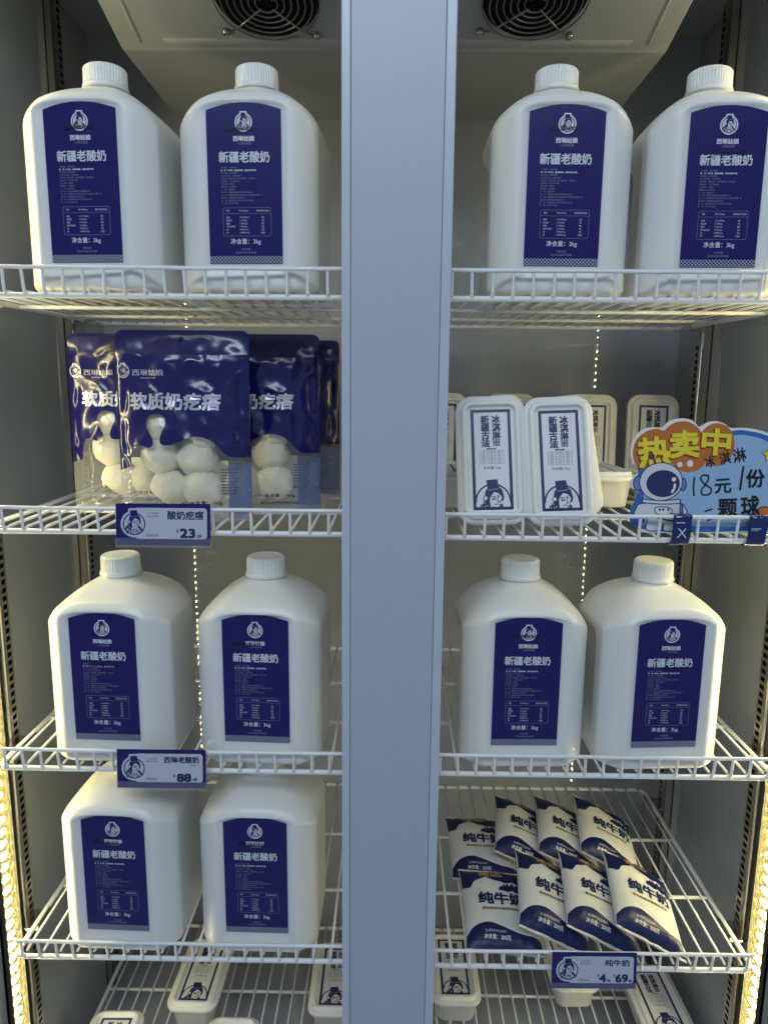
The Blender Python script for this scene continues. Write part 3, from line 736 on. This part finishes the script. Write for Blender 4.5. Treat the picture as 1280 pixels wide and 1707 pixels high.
# ================================================================== milk pouches
QW, QL = .121, .165
def psurf(x, y, seed=0.):
    u = 2*x/QW; v = 2*y/QL
    e = max(0, 1-abs(u)**3.2)**.6; g = max(0, 1-(abs(v)/.93)**5)**.75
    n = noise.noise(Vector((x*28+seed, y*22, seed))); n2 = noise.noise(Vector((x*70, y*40+seed, 5)))
    end = ss(.45, .95, abs(v))
    return .0200*e*g+(.0020*n+.0010*n2)*(.35+.65*end)*e+.0008*math.sin(x*260+n*4)*end*e*g
def make_milk():
    root = thing('milk_pouch', 'x', 'milk pouch'); m = MB(); NX, NY = 44, 60; vs = []
    sq = lambda y: 1-.045*(1-ss(0, .35, 1-abs(2*y/QL)))*0-.05*(1-abs(2*y/QL)**4)
    for s in (1, -1):
        for j in range(NY+1):
            for i in range(NX+1):
                x = -QW/2+QW*i/NX; y = -QL/2+QL*j/NY
                z = psurf(x, y); vs.append((x*sq(y), y, z if s > 0 else -z*.75))
    n = NX+1; o = n*(NY+1); fs = []
    for j in range(NY):
        for i in range(NX):
            a = j*n+i; fs += [(a, a+1, a+n+1, a+n), (o+a, o+a+n, o+a+n+1, o+a+1)]
    m.add(vs, fs, 0, True); body = m.build('pouch_film', 'pouch', root)
    INK = ['pnavy', 'pouch', 'pgold', 'pbrown']; a = Art()
    hx, hy = QW/2-.001, QL/2
    wave = smooth_loop([(-hx, .034), (-.048, .028), (-.040, .040), (-.028, .045), (-.020, .050), (-.008, .044), (.004, .041), (.014, .037), (.026, .040), (.040, .035), (hx, .039)], 5, False)
    a.poly([(hx, hy-.004), (-hx, hy-.004)]+wave, 'pnavy', 1, grid=.004)
    wave2 = smooth_loop([(-hx, -.061), (-.048, -.049), (-.028, -.0435), (-.010, -.0465), (.010, -.054), (.030, -.059), (hx, -.058)], 5, False)
    a.poly([(hx, -hy+.0045), (-hx, -hy+.0045)][::-1]+wave2[::-1], 'pnavy', 1, grid=.004)
    a.poly([(.000, .0215), (.003, .029), (.008, .030), (.010, .036), (.013, .031), (.016, .037), (.020, .031), (.025, .038), (.029, .031), (.034, .037), (.038, .029), (.044, .036), (.050, .031), (.055, .033), (.056, .021), (.050, .014), (.046, .021), (.041, .013), (.037, .022), (.031, .017), (.024, .0215), (.016, .018), (.008, .0205)], 'pnavy', 2, grid=.004)
    a.text('南达', -.010, .0585, .040, 'pgold', .0150, .0006, layer=2)
    a.text('纯牛奶', .002, .004, .076, 'pnavy', .0230, .0010, layer=1)
    a.text('源自帕米尔高原的纯净', .0, -.0165, .064, 'pbrown', .0050, .0002, layer=1)
    a.text('生态ECOLOGIC', -.014, -.0570, .034, 'pouch', .0042, layer=2)
    a.text('净含量：200克', -.012, -.0650, .042, 'pouch', .0062, .0001, layer=2)
    a.rect(-.03, -.027, .036, .0368, 'pbrown', 2)
    m = MB(); a.onto(m, lambda x, y, l: (x*sq(y), y, psurf(x, y)+.0004+l), INK, .0002); m.build('printed_film', INK, body, flipcheck=False)
    return root
MK = make_milk(); used = False
zd = DK(4, 1)
mk = []   # centre x, front edge y, left edge raise, yaw
front = [(.186, -.002, .006, .0), (.268, -.004, .030, -.08), (.339, -.006, .032, -.08), (.412, -.008, .034, -.09)]
backr = [(.176, .160, .006, .02), (.256, .172, .030, -.10), (.331, .168, .032, -.10), (.404, .166, .034, -.12)]
names_ = ['leftmost, lying nearly flat', 'second from the left', 'third from the left', 'rightmost, fully uncovered']
for row, lst in (('front', front), ('back', backr)):
    for i, (x, yf, rise, yaw) in enumerate(lst):
        roll = math.asin(rise/QW*1.6); lift = .016+(.010 if i else 0)
        o = place(MK, used, (x, yf+QL/2, zd+lift+rise*.5+(.002 if row == 'back' else .005)), (.07 if row == 'back' else .105, roll, yaw), 'navy and white milk pouch in the %s row, %s' % (row, names_[i]), 'milk pouches shingled on the fourth shelf'); used = True

# ================================================================== price tags
def price_tag(loc, lines, label):
    w, h = .1255, .056; root = thing('price_tag', label, 'price tag', loc, (math.radians(-6), 0, math.radians(.6)), 'blue price tags clipped on the shelf lips')
    m = MB(); INK = ['tagblue', 'tagwhite', 'navy']; m.box(-w/2, w/2, 0, .0012, -h/2, h/2, 0); a = Art()
    pl = rrect(.096, .0415, .0042, 5, .0105, .0015); a.poly(pl, 'tagwhite', .6)
    a.merge(EMB, -.0385, .0005, .0150, {'P': 'tagwhite', 'D': 'tagblue'}, .7)
    a.text('口口享美奶', -.0135, .0150, .0155, 'navy', .0022); a.text('美妙有滋味', -.0135, .0110, .0155, 'navy', .0022)
    for i, t in enumerate('西琳姑娘'):
        a.stroke([(-.0208+i*.0042-.0016, -.0165), (-.0208+i*.0042+.0016, -.0165), (-.0208+i*.0042+.0016, -.0128), (-.0208+i*.0042-.0016, -.0128)], .00025, 'navy', 1, True); a.text(t, -.0208+i*.0042, -.01465, .0024, 'navy', .0028)
    for t, cx, cy, wd, ht, bd in lines: a.text(t, cx, cy, wd, 'navy', ht, bd, layer=1.2)
    a.onto(m, lambda x, y, l: (x, -.00005-l, y), INK); m.build('printed_card', INK, root, flipcheck=False)
    c = MB(); c.box(-w/2-.001, w/2+.001, -.0018, -.0014, -h/2-.002, -h/2+.010); c.box(-w/2-.001, w/2+.001, -.0014, .0028, -h/2-.003, -h/2-.0005)
    c.box(-w/2-.001, w/2+.001, .0016, .0026, -h/2, h/2-.004); c.build('clear_holder', 'tagclear', root)
price_tag((-.298, -.0195, -.1765), [('酸奶疙瘩', .030, .0125, .048, .0112, .0003), ('¥', .019, -.0085, .0028, .0044, .0001), ('23', .0325, -.0115, .0190, .0115, .00075), ('/袋', .0475, -.0152, .0062, .0044, .0001)], 'blue and white price tag reading 23 below the front foil pouch')
price_tag((-.316, -.0195, -.5300), [('西琳老酸奶', .0285, .0135, .049, .0092, .0003), ('(瓶装)', .045, .0055, .0085, .0030, .0), ('¥', .0180, -.0100, .0028, .0044, .0001), ('88', .0320, -.0125, .0190, .0110, .00075), ('/桶', .0470, -.0152, .0062, .0044, .0001)], 'blue and white price tag reading 88 between the third shelf bottles')
price_tag((.314, -.0195, -.8450), [('纯牛奶', .034, .0125, .036, .0100, .0003), ('¥', .0065, -.0075, .0028, .0044, .0001), ('4', .0130, -.0115, .0090, .0115, .00075), ('/袋', .0215, -.0152, .0058, .0040, .0001), ('¥', .0300, -.0075, .0028, .0044, .0001), ('69', .0412, -.0115, .0175, .0115, .00075), ('/箱', .0533, -.0152, .0058, .0040, .0001)], 'blue and white price tag reading 4 and 69 below the milk pouches')

# ================================================================== astronaut offer sign
def sign():
    K = .180/1252   # metres per pixel of the drawing used for measuring
    w = lambda u, v: ((u-640)*K, (1150-v)*K)
    root = thing('offer_sign', 'die cut card sign with cartoon astronaut, yellow headline and handwritten price', 'sign', (.4150, .0035, -.1885), (math.radians(-5), 0, math.radians(.5)))
    INK = ['swhite', 'orange', 'yellow', 'maroon', 'sky', 'royal', 'suit', 'ink', 'visor', 'midblue', 'navy']
    out = [(130, 1100), (105, 1000), (60, 930), (50, 880), (100, 840), (100, 740), (40, 700), (32, 640), (60, 590), (100, 560), (95, 520), (40, 460), (18, 370), (30, 270), (90, 180), (180, 135), (300, 135), (360, 80), (470, 48), (580, 70), (645, 125), (720, 85), (800, 72), (880, 95), (930, 132), (1080, 132), (1250, 165), (1380, 230), (1480, 360), (1530, 560), (1520, 860), (1470, 1040), (1400, 1115), (700, 1120), (220, 1120)]
    out = smooth_loop([w(*p) for p in out], 4); m = MB(); n = len(out)
    A = Art(); A.poly(out, 'swhite', 0)
    A.onto(m, lambda x, y, l: (x, 0, y), INK); A.onto(m, lambda x, y, l: (x, .003, y), INK)
    m.add([(x, 0, y) for x, y in out]+[(x, .003, y) for x, y in out], [(i, (i+1) % n, n+(i+1) % n, n+i) for i in range(n)], 0)
    a = Art(); P = lambda l, ink, ly, sm=5: a.poly(smooth_loop([w(*p) for p in l], sm), ink, ly)
    W_ = lambda u, v, r, ink, ly, ry=None: a.poly(circ(*w(u, v), r*K, 30, (ry or r)*K), ink, ly)
    P([(120, 1085), (110, 700), (120, 420), (500, 250), (950, 160), (1100, 160), (1260, 195), (1370, 260), (1450, 380), (1495, 560), (1490, 850), (1440, 1030), (1380, 1085)], 'royal', 1)
    P([(180, 1010), (150, 700), (180, 450), (520, 280), (950, 205), (1090, 200), (1235, 235), (1335, 300), (1410, 410), (1445, 570), (1440, 840), (1395, 990), (1330, 1050), (200, 1050)], 'sky', 1.5)
    for l in ([(110, 520), (45, 430), (40, 330), (75, 240), (170, 165), (290, 160), (320, 300), (330, 480)],): P(l, 'orange', 2)
    W_(490, 270, 200, 'orange', 2.2, 195); W_(810, 290, 172, 'orange', 2.3, 200); W_(560, 400, 170, 'orange', 2.4, 150); W_(320, 330, 190, 'orange', 2.5, 170)
    for ch, u, v, s, r in (('热', 235, 360, 285, .12), ('卖', 515, 288, 262, .05), ('中', 808, 265, 255, -.05)):
        x, y = w(u, v)
        for q in range(4): a.text(ch, x-(2+q*4)*K, y-(2+q*4)*K, s*K, 'maroon', s*K*.92, 11*K, r, 3+q*.2)
        a.text(ch, x, y, s*K, 'yellow', s*K*.92, 9*K, r, 5)
    for u, v, r in ((400, 500, 26), (480, 477, 25), (574, 468, 31)): W_(u, v, r, 'swhite', 4)
    # astronaut
    def outl(l, ink, ly, t=9):
        lp = smooth_loop([w(*p) for p in l], 5); a.poly(lp, ink, ly); a.stroke(lp, t*K, 'navy', ly+.3, True)
    def ocirc(u, v, r, ink, ly, ry=None, t=9):
        lp = circ(*w(u, v), r*K, 36, (ry or r)*K); a.poly(lp, ink, ly); a.stroke(lp, t*K, 'navy', ly+.3, True)
    a.stroke([w(215, 410), w(245, 470)], 9*K, 'navy', 6); ocirc(212, 406, 25, 'maroon', 6.2)
    outl([(150, 845), (90, 890), (70, 950), (110, 985), (200, 960), (190, 1090), (300, 1100), (310, 1040), (350, 1040), (360, 1100), (470, 1090), (470, 980), (520, 990), (570, 940), (545, 880), (490, 845)], 'suit', 5.6)
    ocirc(100, 655, 48, 'midblue', 6, 68); ocirc(520, 665, 26, 'midblue', 6, 58)
    ocirc(310, 640, 200, 'suit', 6.6, 178); ocirc(330, 658, 152, 'visor', 7.2, 122)
    W_(430, 617, 20, 'swhite', 7.8); a.stroke(smooth_loop([w(440, 665), w(436, 705), w(415, 735)], 4, False), 22*K, 'swhite', 7.8)
    outl([(150, 805), (320, 818), (490, 805), (496, 825), (488, 842), (320, 850), (155, 838), (145, 820)], 'suit', 7.6)
    outl([(280, 880), (390, 882), (425, 910), (400, 945), (290, 945), (265, 910)], 'swhite', 7)
    for u in (310, 342, 390): W_(u, 902, 12, 'navy', 7.6)
    outl([(500, 855), (520, 855), (525, 930), (500, 930)], 'midblue', 6.6)
    a.stroke(smooth_loop([w(210, 965), w(300, 985), w(440, 1010)], 4, False), 16*K, 'visor', 7)
    # handwriting and side art
    for ch, u, v, s, r in (('冰', 755, 450, 88, .25), ('淇', 895, 415, 100, .22), ('淋', 1030, 385, 118, .2)): a.text(ch, *w(u, v), s*K, 'ink', s*K*1.1, 2.2*K, r, 8)
    S = lambda l, t=15: a.stroke(smooth_loop([w(*p) for p in l], 5, False), t*K, 'ink', 8)
    S([(620, 600), (616, 690), (625, 768)]); S([(750, 580), (700, 575), (680, 610), (720, 660), (780, 700), (770, 750), (710, 760), (690, 720), (720, 670), (750, 620), (748, 578)])
    a.text('元', *w(890, 675), 150*K, 'ink', 130*K, 3.5*K, .08, 8); S([(1072, 495), (1062, 600), (1052, 705)], 20); a.text('份', *w(1190, 600), 165*K, 'ink', 165*K, 4.5*K, .05, 8)
    S([(738, 915), (770, 902), (798, 893)], 16); S([(765, 1000), (800, 985), (840, 965)], 16)
    a.text('颗', *w(945, 880), 170*K, 'ink', 165*K, 5*K, .05, 8); a.text('球', *w(1155, 860), 165*K, 'ink', 185*K, 5*K, .08, 8)
    st = [(math.cos(math.radians(90+36*k+10))*(78 if k % 2 == 0 else 38), math.sin(math.radians(90+36*k+10))*(78 if k % 2 == 0 else 38)) for k in range(10)]
    lp = [w(1310+x, 372-y) for x, y in st]; a.poly(lp, 'yellow', 6); a.stroke(lp, 8*K, 'ink', 6.4, True)
    ocirc(1290, 960, 95, 'orange', 6, 95); a.stroke(smooth_loop([w(1180, 985), w(1130, 1030), (w(1180, 1060)), w(1300, 1040), w(1400, 980)], 4, False), 9*K, 'navy', 6.5)
    a.onto(m, lambda x, y, l: (x, -.00005-l, y), INK, .00006); m.build('printed_card', INK, root, flipcheck=False)
sign()
def tape(x, label, mark):
    root = thing('tape_strip', label, 'tape', (x, 0, -.1937), (0, 0, 0), 'blue tape strips on the shelf lip')
    m = MB(); w = .0125
    path = [(.0095, .022), (.004, .033), (-.004, .0375), (-.0118, .0365), (-.0128, .028), (-.0122, .014), (-.0105, .003), (-.0068, -.0045), (.0, -.0068), (.006, -.004)]
    vs = []; path2 = []
    for i in range(len(path)-1):
        for k in range(3): path2.append((path[i][0]+(path[i+1][0]-path[i][0])*k/3, path[i][1]+(path[i+1][1]-path[i][1])*k/3))
    NX = 8
    for i, (y, z) in enumerate(path2):
        for k in range(NX+1):
            xx = -w+2*w*k/NX; vs.append((xx+.0012*noise.noise(Vector((i*.4, x*50, 0))), y+.0009*noise.noise(Vector((xx*180, i*.35, x*9))), z+.0006*noise.noise(Vector((xx*120, i*.5, 4)))))
    n = NX+1; m.add(vs, [(i*n+k, i*n+k+1, (i+1)*n+k+1, (i+1)*n+k) for i in range(len(path2)-1) for k in range(NX)], 0, True)
    m.build('tape_film', 'tape', root, flipcheck=False)
    a = Art()
    if mark: a.stroke([(-.0055, .0065), (.0045, .0185)], .0016, 'tapew', 1); a.stroke([(-.0045, .0185), (.0055, .0065)], .0016, 'tapew', 1.3); a.rect(-.0085, .003, .0260, .0273, 'tapew')
    else: a.rect(-.009, .004, .019, .0202, 'tapew'); a.rect(-.009, .001, .0168, .0174, 'tapew')
    m = MB(); a.onto(m, lambda x, y, l: (x, -.0140-l, y), ['tapew']); m.build('tape_print', 'tapew', root, flipcheck=False)
tape(.392, 'blue tape with a white cross holding the sign under the astronaut', True)
tape(.492, 'blue tape holding the right half of the sign to the lip', False)
